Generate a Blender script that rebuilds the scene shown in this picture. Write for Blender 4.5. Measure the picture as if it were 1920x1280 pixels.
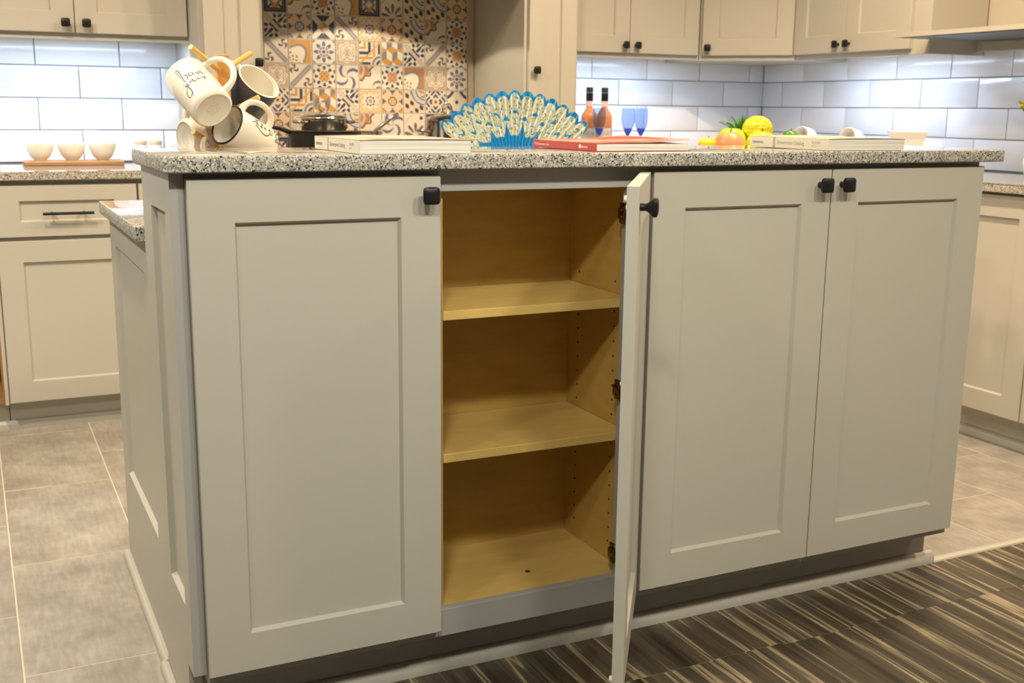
import bpy, bmesh, math, random
import numpy as np
from mathutils import Vector, Matrix
random.seed(7)
for o in list(bpy.data.objects): bpy.data.objects.remove(o)
SC = bpy.context.scene
COL = SC.collection
PI = math.pi
def R(d): return math.radians(d)

# ------------------------------------------------------------------ camera
cam_d = bpy.data.cameras.new('camera'); cam = bpy.data.objects.new('camera', cam_d); COL.objects.link(cam)
cam_d.sensor_width = 36; cam_d.lens = 2094.96/1920*36; cam_d.clip_start = .05
cam.matrix_world = Matrix.Translation((-.3191, -1.8831, 1.1425)) @ Matrix.Rotation(-.45128, 4, 'Z') @ Matrix.Rotation(PI/2-.20542, 4, 'X') @ Matrix.Rotation(.011107, 4, 'Z')
cam_d.dof.use_dof = True; cam_d.dof.focus_distance = 2.15; cam_d.dof.aperture_fstop = 8
SC.camera = cam
# ------------------------------------------------------------------ world, exposure
w = bpy.data.worlds.new('room_light'); SC.world = w; w.use_nodes = True
w.node_tree.nodes['Background'].inputs[0].default_value = (.86, .93, 1, 1)
w.node_tree.nodes['Background'].inputs[1].default_value = .055
SC.view_settings.view_transform = 'Standard'; SC.view_settings.look = 'None'
SC.view_settings.exposure = 0; SC.view_settings.gamma = 1; SC.view_settings.use_curve_mapping = False
CEIL = 2.62
WARM = (1, .94, .81); AMBER = (1, .76, .52); COOL = (.60, .75, 1)
# ceiling downlights: x, y, watts
DOWN = [(-1.55, -1.35, 9), (-.50, -1.88, 24.5), (.45, -1.95, 16), (1.20, -1.95, 20.5), (2.75, -1.95, 11), (2.1, .2, 18), (-1.35, .75, 25), (-.35, 1.05, 20), (1.25, 1.3, 8), (2.1, 1.0, 21)]

# ================================================================== helpers
def link(o, parent=None):
    COL.objects.link(o)
    if parent is not None: o.parent = parent
    return o
def tag(o, label=None, cat=None, group=None, kind=None):
    if label: o['label'] = label
    if cat: o['category'] = cat
    if group: o['group'] = group
    if kind: o['kind'] = kind
    return o
def empty(name, loc=(0,0,0), rz=0, label=None, cat=None, group=None, mat=None):
    o = bpy.data.objects.new(name, None); o.empty_display_size = .05; link(o)
    if mat is not None: o.matrix_world = mat
    else: o.location = loc; o.rotation_euler = (0,0,rz)
    return tag(o, label, cat, group)
def copy_tree(o, parent=None):
    c = o.copy(); COL.objects.link(c); c.parent = parent
    for ch in [x for x in COL.objects if x.parent == o]: copy_tree(ch, c)
    return c

class MB:
    def __init__(s): s.bm = bmesh.new()
    def box(s, x0, x1, y0, y1, z0, z1, bev=0, seg=1):
        m = Matrix.Translation(((x0+x1)/2, (y0+y1)/2, (z0+z1)/2)) @ Matrix.Diagonal((abs(x1-x0), abs(y1-y0), abs(z1-z0), 1))
        r = bmesh.ops.create_cube(s.bm, size=1, matrix=m)
        if bev:
            es = list({e for v in r['verts'] for e in v.link_edges})
            bmesh.ops.bevel(s.bm, geom=es, offset=bev, segments=seg, affect='EDGES', profile=.5)
        return s
    def rings(s, rings, cap0=True, cap1=True, close=False):
        vs = [[s.bm.verts.new(p) for p in r] for r in rings]
        n = len(vs[0]); m = len(vs)
        for i in range(m if close else m-1):
            a, b = vs[i], vs[(i+1) % m]
            for j in range(n):
                k = (j+1) % n
                s.bm.faces.new((a[j], a[k], b[k], b[j]))
        if not close:
            if cap0: s.bm.faces.new(vs[0][::-1])
            if cap1: s.bm.faces.new(vs[-1])
        return s
    def lathe(s, prof, n=32, c=(0,0,0), cap0=True, cap1=True, sq=None):
        """prof: (radius, z)"""
        rr = []
        for r, z in prof:
            ring = []
            for i in range(n):
                a = 2*PI*i/n; ca, sa = math.cos(a), math.sin(a)
                if sq:
                    k = (abs(ca)**sq + abs(sa)**sq)**(-1/sq)
                else: k = 1
                ring.append((c[0]+r*k*ca, c[1]+r*k*sa, c[2]+z))
            rr.append(ring)
        return s.rings(rr, cap0, cap1)
    def tube(s, pts, r, n=8, close=False):
        P = [Vector(p) for p in pts]; m = len(P); rr = []
        rad = r if isinstance(r, (list, tuple)) else [r]*m
        up = None
        for i in range(m):
            if close: t = P[(i+1) % m]-P[i-1]
            else: t = P[min(i+1, m-1)]-P[max(i-1, 0)]
            t.normalize()
            if up is None:
                up = Vector((0,0,1)) if abs(t.z) < .9 else Vector((1,0,0))
            a = t.cross(up).normalized(); b = a.cross(t).normalized(); up = b
            rr.append([P[i]+rad[i]*(math.cos(2*PI*j/n)*a+math.sin(2*PI*j/n)*b) for j in range(n)])
        return s.rings(rr, close=close)
    def poly(s, pts):
        s.bm.faces.new([s.bm.verts.new(p) for p in pts]); return s
    def prism(s, outline, d0, d1, axis='y'):
        """outline (a,b) extruded along axis"""
        def mk(a, b, d): return {'y': (a, d, b), 'x': (d, a, b), 'z': (a, b, d)}[axis]
        return s.rings([[mk(a, b, d0) for a, b in outline], [mk(a, b, d1) for a, b in outline]])
    def xf(s, M):
        bmesh.ops.transform(s.bm, matrix=M, verts=s.bm.verts); return s
    def mesh(s, name, smooth=None):
        bmesh.ops.recalc_face_normals(s.bm, faces=s.bm.faces)
        me = bpy.data.meshes.new(name); s.bm.to_mesh(me); s.bm.free()
        if smooth is not None:
            me.shade_smooth()
            me.set_sharp_from_angle(angle=R(smooth))
        return me
    def build(s, name, mat, parent=None, smooth=None, loc=None, **t):
        me = s.mesh(name, smooth); me.materials.append(mat)
        o = link(bpy.data.objects.new(name, me), parent)
        if loc: o.location = loc
        return tag(o, **t)
def inst(name, me, parent, loc, rot=(0,0,0)):
    o = link(bpy.data.objects.new(name, me), parent); o.location = loc; o.rotation_euler = rot
    return o

# ------------------------------------------------------------------ materials
def mat(name, col=(.5,.5,.5), rough=.5, metal=0, spec=.5, **kw):
    m = bpy.data.materials.new(name); m.use_nodes = True
    b = m.node_tree.nodes['Principled BSDF']
    b.inputs['Base Color'].default_value = (*col, 1); b.inputs['Roughness'].default_value = rough
    b.inputs['Metallic'].default_value = metal; b.inputs['Specular IOR Level'].default_value = spec
    for k, v in kw.items(): b.inputs[k].default_value = v
    return m
class NT:
    def __init__(s, m): s.m = m; s.t = m.node_tree; s.b = s.t.nodes['Principled BSDF']
    def n(s, typ, **kw):
        nd = s.t.nodes.new(typ)
        for k, v in kw.items():
            if k[0] == '_': setattr(nd, k[1:], v)
            else:
                kk = int(k[1:]) if k[0] == 'i' and k[1:].isdigit() else k.replace('__', ' ')
                if hasattr(v, 'is_output'): s.t.links.new(v, nd.inputs[kk])
                else: nd.inputs[kk].default_value = v
        return nd
    def link(s, a, b): s.t.links.new(a, b)
    def coord(s, scale=(1,1,1), which='Object', off=None):
        tc = s.n('ShaderNodeTexCoord'); mp = s.n('ShaderNodeMapping'); s.link(tc.outputs[which], mp.inputs[0]); mp.inputs['Scale'].default_value = scale
        if off is not None: s.link(off, mp.inputs['Location'])
        return mp.outputs[0]
    def ramp(s, fac, stops, interp='LINEAR'):
        r = s.n('ShaderNodeValToRGB'); r.color_ramp.interpolation = interp
        e = r.color_ramp.elements
        while len(e) > 1: e.remove(e[-1])
        e[0].position = stops[0][0]; e[0].color = (*stops[0][1], 1)
        for p, c in stops[1:]:
            x = e.new(p); x.color = (*c, 1)
        s.link(fac, r.inputs[0]); return r.outputs[0]
    def mix(s, fac, a, b, mode='MIX'):
        m = s.n('ShaderNodeMix', _data_type='RGBA', _blend_type=mode)
        for v, k in ((fac, 0), (a, 6), (b, 7)):
            if hasattr(v, 'is_output'): s.link(v, m.inputs[k])
            else: m.inputs[k].default_value = v if k == 0 else (*v, 1)
        return m.outputs[2]
    def color(s, c): s.link(c, s.b.inputs['Base Color']); return s
    def bump(s, h, strength=.1, dist=.002):
        b = s.n('ShaderNodeBump', Strength=strength, Distance=dist, Height=h); s.link(b.outputs[0], s.b.inputs['Normal']); return s
    def rand(s): return s.n('ShaderNodeObjectInfo').outputs['Random']

def paint(name, col):
    m = mat(name, col, .42); t = NT(m)
    no = t.n('ShaderNodeTexNoise', Vector=t.coord((1,1,1)), Scale=900., Detail=2.)
    t.bump(no.outputs[0], .05, .0006)
    return m
SHADED_FRAME = paint('shaded_frame_paint', (.36, .355, .335))  # door paint made darker and greyer: shade of the set-back frames put into colour
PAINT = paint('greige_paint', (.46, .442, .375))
def granite():
    m = mat('speckled_granite', (.5,.5,.45), .07, spec=.6); t = NT(m)
    co = t.coord()
    d = t.n('ShaderNodeTexNoise', Vector=co, Scale=120., Detail=3.)
    v = t.n('ShaderNodeVectorMath', _operation='MULTIPLY_ADD'); t.link(d.outputs['Color'], v.inputs[0]); v.inputs[1].default_value = (.011,)*3; t.link(co, v.inputs[2])
    a = t.n('ShaderNodeTexVoronoi', Vector=v.outputs[0], Scale=430.)
    sa = t.n('ShaderNodeSeparateColor', Color=a.outputs['Color'])
    ca = t.ramp(sa.outputs[0], [(0, (.03,.028,.025)), (.08, (.16,.15,.135)), (.20, (.32,.305,.275)), (.44, (.47,.45,.40)), (.70, (.66,.63,.55)), (.9, (.40,.385,.35))], 'CONSTANT')
    b = t.n('ShaderNodeTexVoronoi', Vector=v.outputs[0], Scale=190.)
    sb = t.n('ShaderNodeSeparateColor', Color=b.outputs['Color'])
    k = t.n('ShaderNodeMath', _operation='LESS_THAN', i0=sb.outputs[1]); k.inputs[1].default_value = .09
    dd = t.n('ShaderNodeMath', _operation='LESS_THAN', i0=b.outputs['Distance']); dd.inputs[1].default_value = .42
    kk = t.n('ShaderNodeMath', _operation='MULTIPLY', i0=k.outputs[0], i1=dd.outputs[0])
    f = t.n('ShaderNodeTexNoise', Vector=co, Scale=420., Detail=4.)
    cf = t.ramp(f.outputs[0], [(.35, (.55,.55,.55)), (.6, (1.1,1.08,1.0))])
    t.color(t.mix(kk.outputs[0], t.mix(.7, ca, cf, 'MULTIPLY'), (.02,.018,.015)))
    sx = t.n('ShaderNodeSeparateXYZ', Vector=t.n('ShaderNodeNewGeometry').outputs['Normal'])      # sawn edges are honed, the top is polished
    rg = t.n('ShaderNodeMapRange', Value=sx.outputs[2]); rg.inputs[1].default_value = .5; rg.inputs[2].default_value = .95; rg.inputs[3].default_value = .5; rg.inputs[4].default_value = .025
    t.link(rg.outputs[0], t.b.inputs['Roughness'])
    rs = t.n('ShaderNodeMapRange', Value=sx.outputs[2]); rs.inputs[1].default_value = .5; rs.inputs[2].default_value = .95; rs.inputs[3].default_value = .15; rs.inputs[4].default_value = .6
    t.link(rs.outputs[0], t.b.inputs['Specular IOR Level'])
    return m
GRANITE = granite()
def subway():
    m = mat('white_glazed_tile', (.80,.81,.84), .16); t = NT(m)
    n = t.n('ShaderNodeTexNoise', Vector=t.coord(), Scale=9., Detail=1.); t.bump(n.outputs[0], .10, .004)
    rr = t.ramp(t.rand(), [(0, (.77,.78,.81)), (1, (.84,.85,.87))]); t.color(rr)
    return m
SUBWAY = subway()
GROUT = mat('grey_grout', (.27,.29,.34), .9)
def floor_tile():
    m = mat('taupe_porcelain', (.3,.27,.22), .42); t = NT(m); rv = t.rand()
    cv = t.n('ShaderNodeCombineXYZ'); sc = t.n('ShaderNodeMath', _operation='MULTIPLY', i0=rv); sc.inputs[1].default_value = 37.
    t.link(sc.outputs[0], cv.inputs[0]); t.link(sc.outputs[0], cv.inputs[1])
    n1 = t.n('ShaderNodeTexNoise', Vector=t.coord((3,3,3), off=cv.outputs[0]), Scale=2., Detail=6., Roughness=.65)
    n2 = t.n('ShaderNodeTexNoise', Vector=t.coord((28,5,5), off=cv.outputs[0]), Scale=3., Detail=5.)
    c1 = t.ramp(n1.outputs[0], [(.3, (.24,.215,.18)), (.5, (.315,.285,.24)), (.72, (.42,.385,.33))])
    c2 = t.ramp(n2.outputs[0], [(.35, (.86,.86,.86)), (.65, (1.1,1.1,1.1))])
    t.color(t.mix(.8, c1, c2, 'MULTIPLY')); t.bump(n2.outputs[0], .04, .001)
    return m
FTILE = floor_tile()
FGROUT = mat('cream_grout', (.54,.49,.38), .85)
def zebra():
    m = mat('zebra_plank', (.1,.08,.05), .38); t = NT(m); rv = t.rand()
    cv = t.n('ShaderNodeCombineXYZ'); sc = t.n('ShaderNodeMath', _operation='MULTIPLY', i0=rv); sc.inputs[1].default_value = 53.
    t.link(sc.outputs[0], cv.inputs[0]); t.link(sc.outputs[0], cv.inputs[1])
    co = t.coord((19, .7, 1), off=cv.outputs[0])
    n1 = t.n('ShaderNodeTexNoise', Vector=co, Scale=1.3, Detail=3., Roughness=.55, Distortion=.3)
    n2 = t.n('ShaderNodeTexNoise', Vector=t.coord((110, 3, 1), off=cv.outputs[0]), Scale=1.5, Detail=4.)
    c1 = t.ramp(n1.outputs[0], [(.30, (.028,.021,.013)), (.43, (.062,.048,.030)), (.525, (.095,.075,.047)), (.56, (.29,.235,.14)), (.585, (.33,.27,.165)), (.61, (.105,.083,.053)), (.72, (.045,.035,.022))])
    c2 = t.ramp(n2.outputs[0], [(.3, (.55,.55,.55)), (.65, (1.25,1.25,1.25))])
    t.color(t.mix(.85, c1, c2, 'MULTIPLY')); t.bump(n2.outputs[0], .06, .001)
    return m
ZEBRA = zebra()
def wood(name, a, b, scale=(3,3,40), rough=.45):
    m = mat(name, a, rough); t = NT(m)
    n = t.n('ShaderNodeTexNoise', Vector=t.coord(scale), Scale=2., Detail=6., Roughness=.6, Distortion=.4)
    t.color(t.ramp(n.outputs[0], [(.3, a), (.7, b)])); return m
MAPLE = wood('maple_veneer', (.49,.315,.075), (.57,.38,.105), (4,4,14))
MAPLE_S = wood('maple_shelf', (.60,.415,.12), (.68,.48,.155), (4,14,14))
BAMBOO = wood('bamboo', (.52,.24,.045), (.66,.34,.08), (30,30,3))
BAMBOO_L = wood('pale_bamboo', (.60,.36,.07), (.70,.44,.11), (30,30,3))
BOARD = wood('oak_board', (.32,.16,.05), (.42,.22,.08), (3,30,3))
BLACK = mat('matte_black_metal', (.007,.007,.008), .42, spec=.35)
NICKEL = mat('antique_nickel', (.20,.15,.09), .3, 1)
STEEL = mat('polished_steel', (.62,.58,.53), .12, 1)
PANBLK = mat('black_pan', (.015,.014,.013), .3)
PLASTIC = mat('bumper_white', (.8,.77,.68), .5)
WALLP = paint('wall_paint', (.46,.42,.34))
CEILP = mat('ceiling_paint', (.75,.73,.68), .9)
DARK = mat('hole_and_knot_dark', (.03,.03,.028), .8)  # flat dark colour of the shelf pin holes and the wood knot
CREAM = mat('cream_stoneware', (.80,.75,.62), .22)
NAVY = mat('charcoal_glaze', (.034,.038,.055), .3)
INK = mat('black_ink', (.012,.012,.012), .6)
INKG = mat('grey_ink', (.25,.24,.22), .7); STAMP = mat('stamp_ink', (.42,.40,.35), .7)
WHITEC = mat('white_porcelain', (.82,.80,.75), .2)
def emit(name, col, s):
    m = mat(name, col, .5); b = m.node_tree.nodes['Principled BSDF']
    b.inputs['Emission Color'].default_value = (*col, 1); b.inputs['Emission Strength'].default_value = s; return m
LENS = emit('lamp_lens', WARM, 6); LENSC = emit('led_lens', COOL, 5)
def vcol(name, rough=.4):
    m = mat(name, (1,1,1), rough); t = NT(m); a = t.n('ShaderNodeAttribute', _attribute_name='print'); t.color(a.outputs['Color']); return m

def lamp(name, kind, loc, energy, col, parent=None, rot=(0,0,0), **kw):
    d = bpy.data.lights.new(name, kind); d.energy = energy; d.color = col
    for k, v in kw.items(): setattr(d, k, v)
    o = link(bpy.data.objects.new(name, d), parent); o.location = loc; o.rotation_euler = rot; return o

# ================================================================== structure
WY = 2.92; WX = 3.444            # back wall plane, right wall plane
floor = MB().box(-2.6, WX+.1, -3.2, WY+.1, -.08, -.0012).build('floor', FGROUT, kind='structure')
tme = MB().box(-.1501, .1501, -.3043, .3043, -.004, 0, .0010).mesh('tile'); tme.materials.append(FTILE)
FX0, FP, FQ = .008, .3042, .6125
for k in range(-6, 12):
    x0 = FX0+k*FP
    off = .423 if k % 2 else .423+FQ/2
    for j in range(-2, 6):
        y0 = off+j*FQ; y1 = y0+FQ
        cy0, cy1, cx1 = max(y0, .118), min(y1, WY), min(x0+FP, WX)
        if cy1-cy0 < .02 or cx1-x0 < .02: continue
        if cy0 == y0 and cy1 == y1 and cx1 == x0+FP:
            inst('tile', tme, floor, (x0+FP/2, (y0+y1)/2, 0))
        else:
            cx, cy = (x0+cx1)/2, (cy0+cy1)/2; hx, hy = (cx1-x0)/2-.002, (cy1-cy0)/2-.002
            MB().box(-hx, hx, -hy, hy, -.004, 0, .001).build('tile', FTILE, floor, loc=(cx, cy, 0))
# zebra planks run away from the camera, end joints close to the island
PW, PL = .183, 1.22
pme = MB().box(-PW/2+.0004, PW/2-.0004, -PL/2+.0004, PL/2-.0004, -.004, 0, .0005).mesh('plank'); pme.materials.append(ZEBRA)
for k in range(-14, 33):
    x = .02+k*PW/2*2
    if x > WX-.05 or x < -2.5: continue
    j0 = -.105+random.choice((0, 0, 0, -.004, .003))
    o = MB().box(-PW/2+.0004, PW/2-.0004, j0+.0004, .091, -.004, 0, .0005).build('plank', ZEBRA, floor, loc=(x, 0, 0))
    for j in range(2): inst('plank', pme, floor, (x, j0-PL/2-j*PL, 0))
MB().prism([(.091, 0), (.093, .004), (.104, .006), (.115, .004), (.118, 0)], 1.863, WX, 'x').build('trim_1', mat('brushed_aluminium_strip', (.75,.72,.62), .35, .6), kind='structure', label='thin pale metal strip between the tile and the plank floor', cat='trim')

wall_back = MB().box(-2.6, WX+.12, WY, WY+.1, 0, CEIL).build('wall_back', WALLP, kind='structure')
wall_right = MB().box(WX, WX+.1, -3.2, WY, 0, CEIL).build('wall_right', WALLP, kind='structure')
MB().box(-2.6, WX+.1, -3.2, WY+.1, CEIL, CEIL+.1).build('ceiling', CEILP, kind='structure')
# subway tile
TW, TH, GT = .3105, .1233, .0035
Z0 = .9175                      # first course starts on the worktop
gb = MB().box(-2.2, .485, WY-.004, WY, .90, 1.40).build('grout_bed', GROUT, wall_back)
MB().box(2.03, WX, WY-.004, WY, .90, 1.40).build('grout_bed', GROUT, wall_back)
MB().box(WX-.004, WX, -.6, WY, .90, 1.40).build('grout_bed', GROUT, wall_right)
def tile_run(parent, a0, a1, phase, axis, ztop=1.40):
    cache = {}
    for r in range(4):
        z0 = Z0+r*TH; z1 = min(z0+TH, ztop)
        s = phase[r % 2]
        k = math.floor((a0-s)/TW)
        while s+k*TW < a1:
            b0, b1 = max(a0, s+k*TW), min(a1, s+(k+1)*TW); k += 1
            if b1-b0 < .012: continue
            key = (round(b1-b0, 4), round(z1-z0, 4))
            if key not in cache:
                hx, hz = (b1-b0-GT)/2, (z1-z0-GT)/2
                m = MB()
                if axis == 'y': m.box(-hx, hx, -.006, .002, -hz, hz, .0022, 2)
                else: m.box(-.006, .002, -hx, hx, -hz, hz, .0022, 2)
                me = m.mesh('tile', 40); me.materials.append(SUBWAY); cache[key] = me
            c = (b0+b1)/2
            inst('tile', cache[key], parent, (c, WY-.005, (z0+z1)/2) if axis == 'y' else (WX-.005, c, (z0+z1)/2))
tile_run(wall_back, -1.45, .485, (.104, .104+.155), 'y')
tile_run(wall_back, 2.04, WX-.008, (2.566, 2.413), 'y')
tile_run(wall_right, -.1, WY-.010, (2.442-TW*6, 2.594-TW*6), 'x')

# ------------------------------------------------------------------ patterned tiles behind the cooktop
N = 40
ax = (np.arange(N)+.5)/N*2-1
U, V = np.meshgrid(ax, ax)           # U right, V up
RR = np.hypot(U, V); TH_ = np.arctan2(V, U)
CRM = np.array((.66,.59,.48)); NVY = np.array((.035,.045,.075)); OCH = np.array((.52,.27,.06)); GRY = np.array((.22,.19,.19)); BRN = np.array((.30,.15,.07)); BGE = np.array((.55,.42,.29)); BLG = np.array((.30,.33,.38)); PRP = np.array((.16,.16,.26))
def base(c=CRM): return np.tile(np.array(c), (N, N, 1)).astype(float)
def put(a, m, c): a[m] = c; return a
def frame_(a): return put(a, np.maximum(abs(U), abs(V)) > .96, CRM*.9)
def p_cubes():
    a = base(OCH); best = np.full((N, N), 9.); ang = np.zeros((N, N))
    for j in range(-2, 3):
        for i in range(-3, 4):
            cx, cy = i+(.5 if j % 2 else 0), j*1.0
            dx, dy = U-cx, (V-cy)*.866; d = np.hypot(dx, dy); m = d < best
            best[m] = d[m]; ang[m] = np.degrees(np.arctan2(dy, dx))[m] % 360
    put(a, (ang >= 150) & (ang < 270), CRM*1.05); put(a, (ang >= 270) | (ang < 30), GRY); return a
def p_star8():
    a = base(); pet = abs(np.cos(4*TH_))
    put(a, (RR > .22) & (RR < .88) & (pet > .55) & (RR < .25+.65*pet), PRP*.8); put(a, (RR > .42) & (RR < .52) & (pet > .9), CRM)
    put(a, RR < .13, NVY); put(a, abs(U)+abs(V) > 1.62, PRP); return a
def p_medal():
    a = base(); q = .72+.09*np.cos(8*TH_)
    put(a, RR > q+.1, BGE*.85); put(a, (RR > q) & (RR < q+.1), CRM*1.1); put(a, (RR > q-.06) & (RR < q), BGE*.6)
    put(a, (RR < .48+.1*np.cos(4*TH_)) & (np.sin(22*RR+3*np.cos(6*TH_)) > -.1), BGE*.75); return a
def p_diag(flip=False, c=GRY):
    u = -U if flip else U; a = base(); d = u+V
    put(a, abs(d) < .26, c); put(a, abs(d) < .14, c*1.7)
    for cx, cy in ((-.6, -.55), (.6, .6)):
        r = np.hypot(u-cx, V-cy); t = np.arctan2(V-cy, u-cx)
        put(a, (r < .42) & (np.sin(10*r+3*t) > .1), GRY*.5); put(a, r < .1, OCH)
    put(a, (abs(abs(d)-.36) < .03), BGE); return a
def p_oct():
    a = base(); m = np.maximum(abs(U+1), abs(V-1)); k = (m*4.6).astype(int) % 4
    for i, c in enumerate((NVY, CRM, OCH, CRM)): put(a, (k == i), c)
    m2 = np.hypot(U-1, V+1)
    for lo, hi, c in ((0, .25, BGE), (.25, .45, NVY), (.45, .62, CRM), (.62, .82, GRY), (.82, .95, CRM)): put(a, (m2 >= lo) & (m2 < hi), c)
    d = abs(U-V*-1)*0+abs(U+0-V)
    put(a, (d < .10) & (m2 > .95), OCH*1.15); return a
def p_lattice(c=OCH):
    a = base(BGE*1.15)
    for cx in (-1, 0, 1):
        for cy in (-1, 0, 1):
            r = np.hypot(U-cx, V-cy); t = np.arctan2(V-cy, U-cx)
            if (cx+cy) % 2 == 0:
                put(a, (r < .42), NVY); put(a, (r < .36) & (abs(np.sin(2*t)) > .5), c); put(a, (r < .30) & (abs(np.sin(2*t)) < .4), CRM)
            else: put(a, (abs(U-cx)**.6+abs(V-cy)**.6 < .72), GRY*.5)
    return a
def p_star():
    a = base(); s = np.maximum(abs(U)+abs(V), 1.2*np.maximum(abs(U), abs(V)))
    put(a, (np.maximum(abs(U), abs(V)) > .62) & (((U*5).astype(int)+(V*5).astype(int)) % 2 == 0), OCH*1.35)
    q = .40+.06*np.cos(8*TH_); put(a, (RR < q) & (RR > q-.09), NVY); put(a, RR < .16, GRY); put(a, RR < .07, CRM); return a
def p_pin():
    a = base(); sp = np.sin(4*TH_+5.5*RR)
    put(a, (sp > .55) & (RR > .15) & (RR < 1.0), PRP*1.2); put(a, (sp > .8) & (RR > .45), PRP*.7); put(a, RR < .12, BGE); return a
def p_damask(c=BRN):
    a = base(); r = np.hypot(U+1, V-1); rb = np.hypot(U-1, V+1)
    q = 1.25+.13*np.cos(9*np.arctan2(V-1, U+1))
    put(a, r < q, c*1.3); put(a, (r < q) & (r > q-.1), NVY); put(a, (r < q-.2) & (np.sin(9*r+5*np.arctan2(V-1, U+1)) > .3), BGE)
    put(a, (rb < .85) & (np.sin(11*rb-3*np.arctan2(V+1, U-1)) > .35), GRY*.7); return a
def p_splash(c=OCH):
    a = base(); sp = .62+.28*np.cos(8*TH_)*np.sin(7*RR)
    put(a, (RR < 1.25) & (np.cos(8*TH_)*np.cos(9*RR) > .15) & (RR > .35), NVY*1.3); s = np.maximum(abs(U), abs(V))
    put(a, (s < .40+.06*np.cos(12*TH_)), c); put(a, (s < .30) & (np.cos(10*U)*np.cos(10*V) < -.3), BRN); return a
def p_fleur(c=OCH):
    a = base(c); r = np.hypot(U+1, V+1); t = np.arctan2(V+1, U+1)
    q = 1.5+.30*np.cos(4*(t-PI/4))
    put(a, r < q+.14, NVY*1.2); put(a, r < q+.09, BLG); put(a, r < q-.04, CRM*1.08)
    put(a, (r < .95) & (np.sin(16*r)*np.cos(9*t) > .35), OCH*.6); return a
def p_astroid():
    a = base(); k = abs(U)**.62+abs(V)**.62
    put(a, k > 1.36, NVY*1.3); put(a, np.hypot(abs(U)-1, abs(V)-1) < .42, CRM); put(a, (abs(U)+abs(V) < .2), NVY); put(a, (np.hypot(abs(U)-1, V) < .12), GRY); put(a, (np.hypot(U, abs(V)-1) < .12), GRY)
    return a
def p_scroll():
    a = base(); f = np.sin(6.5*U+2*np.sin(5*V))*np.sin(6.5*V+2*np.sin(5*U)); put(a, f > .05, NVY*.9); put(a, abs(U+V) < .2, CRM*.9); put(a, abs(U+V) < .08, BGE); put(a, abs(abs(U+V)-.2) < .04, GRY); return a
def p_frame():
    a = base(); s = np.maximum(abs(U), abs(V)); put(a, s > .62, NVY*.8); put(a, (s > .70) & (s < .74), GRY)
    put(a, (abs(U)+abs(V) < .58), GRY); put(a, (abs(U)+abs(V) < .34), CRM); put(a, (s < .62) & (abs(abs(U)-abs(V)) < .12) & (RR > .4), NVY); put(a, (abs(U) < .3) & (V < -.3) & (s < .6), OCH); return a
def p_sprig():
    a = base(); r = np.hypot(U-.1, V+.9); t = np.arctan2(V+.9, U-.1); pet = abs(np.cos(4.5*(t-PI/2)))
    put(a, (r > .25) & (r < 1.0*pet+.1) & (pet > .70), GRY*.55); put(a, abs(abs(U-V)-1.1) < .06, BGE); put(a, np.hypot(U-.65, V-.6) < .16, NVY); return a
def p_rings():
    a = base(BGE*1.2); r = np.hypot(U-1, V-1)
    put(a, abs(r-1.05) < .16, BLG*1.5); put(a, abs(r-.83) < .05, NVY); put(a, abs(r-1.26) < .05, NVY)
    f = np.sin(7*U)*np.sin(7*V+U*3); put(a, (f > .2) & (r > 1.36), NVY); put(a, (r < .7) & (np.cos(12*r+4*np.arctan2(V-1, U-1)) > .4), GRY); return a
def p_chev():
    a = base(); k = ((abs(U)*1.1+abs(V))*4.2).astype(int) % 2; put(a, (k == 0), NVY*1.1); put(a, abs(abs(U)-abs(V)) < .14, CRM); put(a, RR < .2, OCH*1.2); put(a, RR < .1, NVY); return a
def p_diamond():
    a = base(NVY*1.1); d = abs(U)+abs(V); put(a, abs(U-V) < .34, CRM); put(a, abs(U+V) < .34, CRM*.92); put(a, d < .55, BGE); put(a, (d < .5) & (U*V > 0), BRN*1.5); return a
DES = {'cub': p_cubes(), 'st8': p_star8(), 'med': p_medal(), 'dia': p_diag(), 'dif': p_diag(True), 'oct': p_oct(), 'lat': p_lattice(), 'lan': p_lattice(BLG), 'str': p_star(), 'pin': p_pin(),
       'dam': p_damask(), 'spl': p_splash(BRN*1.6), 'spy': p_splash(), 'fle': p_fleur(), 'flb': p_fleur(BRN*1.3), 'ast': p_astroid(), 'scr': p_scroll(), 'frm': p_frame(), 'spr': p_sprig(), 'rin': p_rings(), 'che': p_chev(), 'dmd': p_diamond()}
PRINT = vcol('printed_ceramic', .45)
def print_tile(arr):
    arr = frame_(arr.copy()); h = .1016/2-.0008
    me = bpy.data.meshes.new('tile'); g = np.linspace(-h, h, N+1)
    vs = [(x, -.004, z) for z in g for x in g] + [(-h, .004, -h), (h, .004, -h), (h, .004, h), (-h, .004, h)]
    fs = [(r*(N+1)+c, r*(N+1)+c+1, (r+1)*(N+1)+c+1, (r+1)*(N+1)+c) for r in range(N) for c in range(N)]
    b = (N+1)**2; c00, c10, c11, c01 = 0, N, b-1, N*(N+1)
    fs += [(b, b+1, c10, c00), (b+1, b+2, c11, c10), (b+2, b+3, c01, c11), (b+3, b, c00, c01), (b+3, b+2, b+1, b)]
    me.from_pydata(vs, [], fs)
    at = me.attributes.new('print', 'FLOAT_COLOR', 'FACE')
    cols = np.ones((len(fs), 4), np.float32); cols[:N*N, :3] = arr.reshape(-1, 3); cols[N*N:, :3] = CRM
    at.data.foreach_set('color', cols.ravel()); me.materials.append(PRINT); return me
PT = {k: print_tile(v) for k, v in DES.items()}
ROWS = ['dam frm dam spl fle frm spr rin rin lat spl', 'lat scr lan dmd dia str lat rin dam spl spy', 'spl dia fle st8 med oct cub scr dif spy pin',
        'fle med dif spy pin dam spl flb med st8 dmd', 'lan che oct cub scr str lat rin che ast lat', 'str lat med fle rin dam pin spr frm che spy', 'pin frm oct dam lat scr st8 dif fle med cub']
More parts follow.
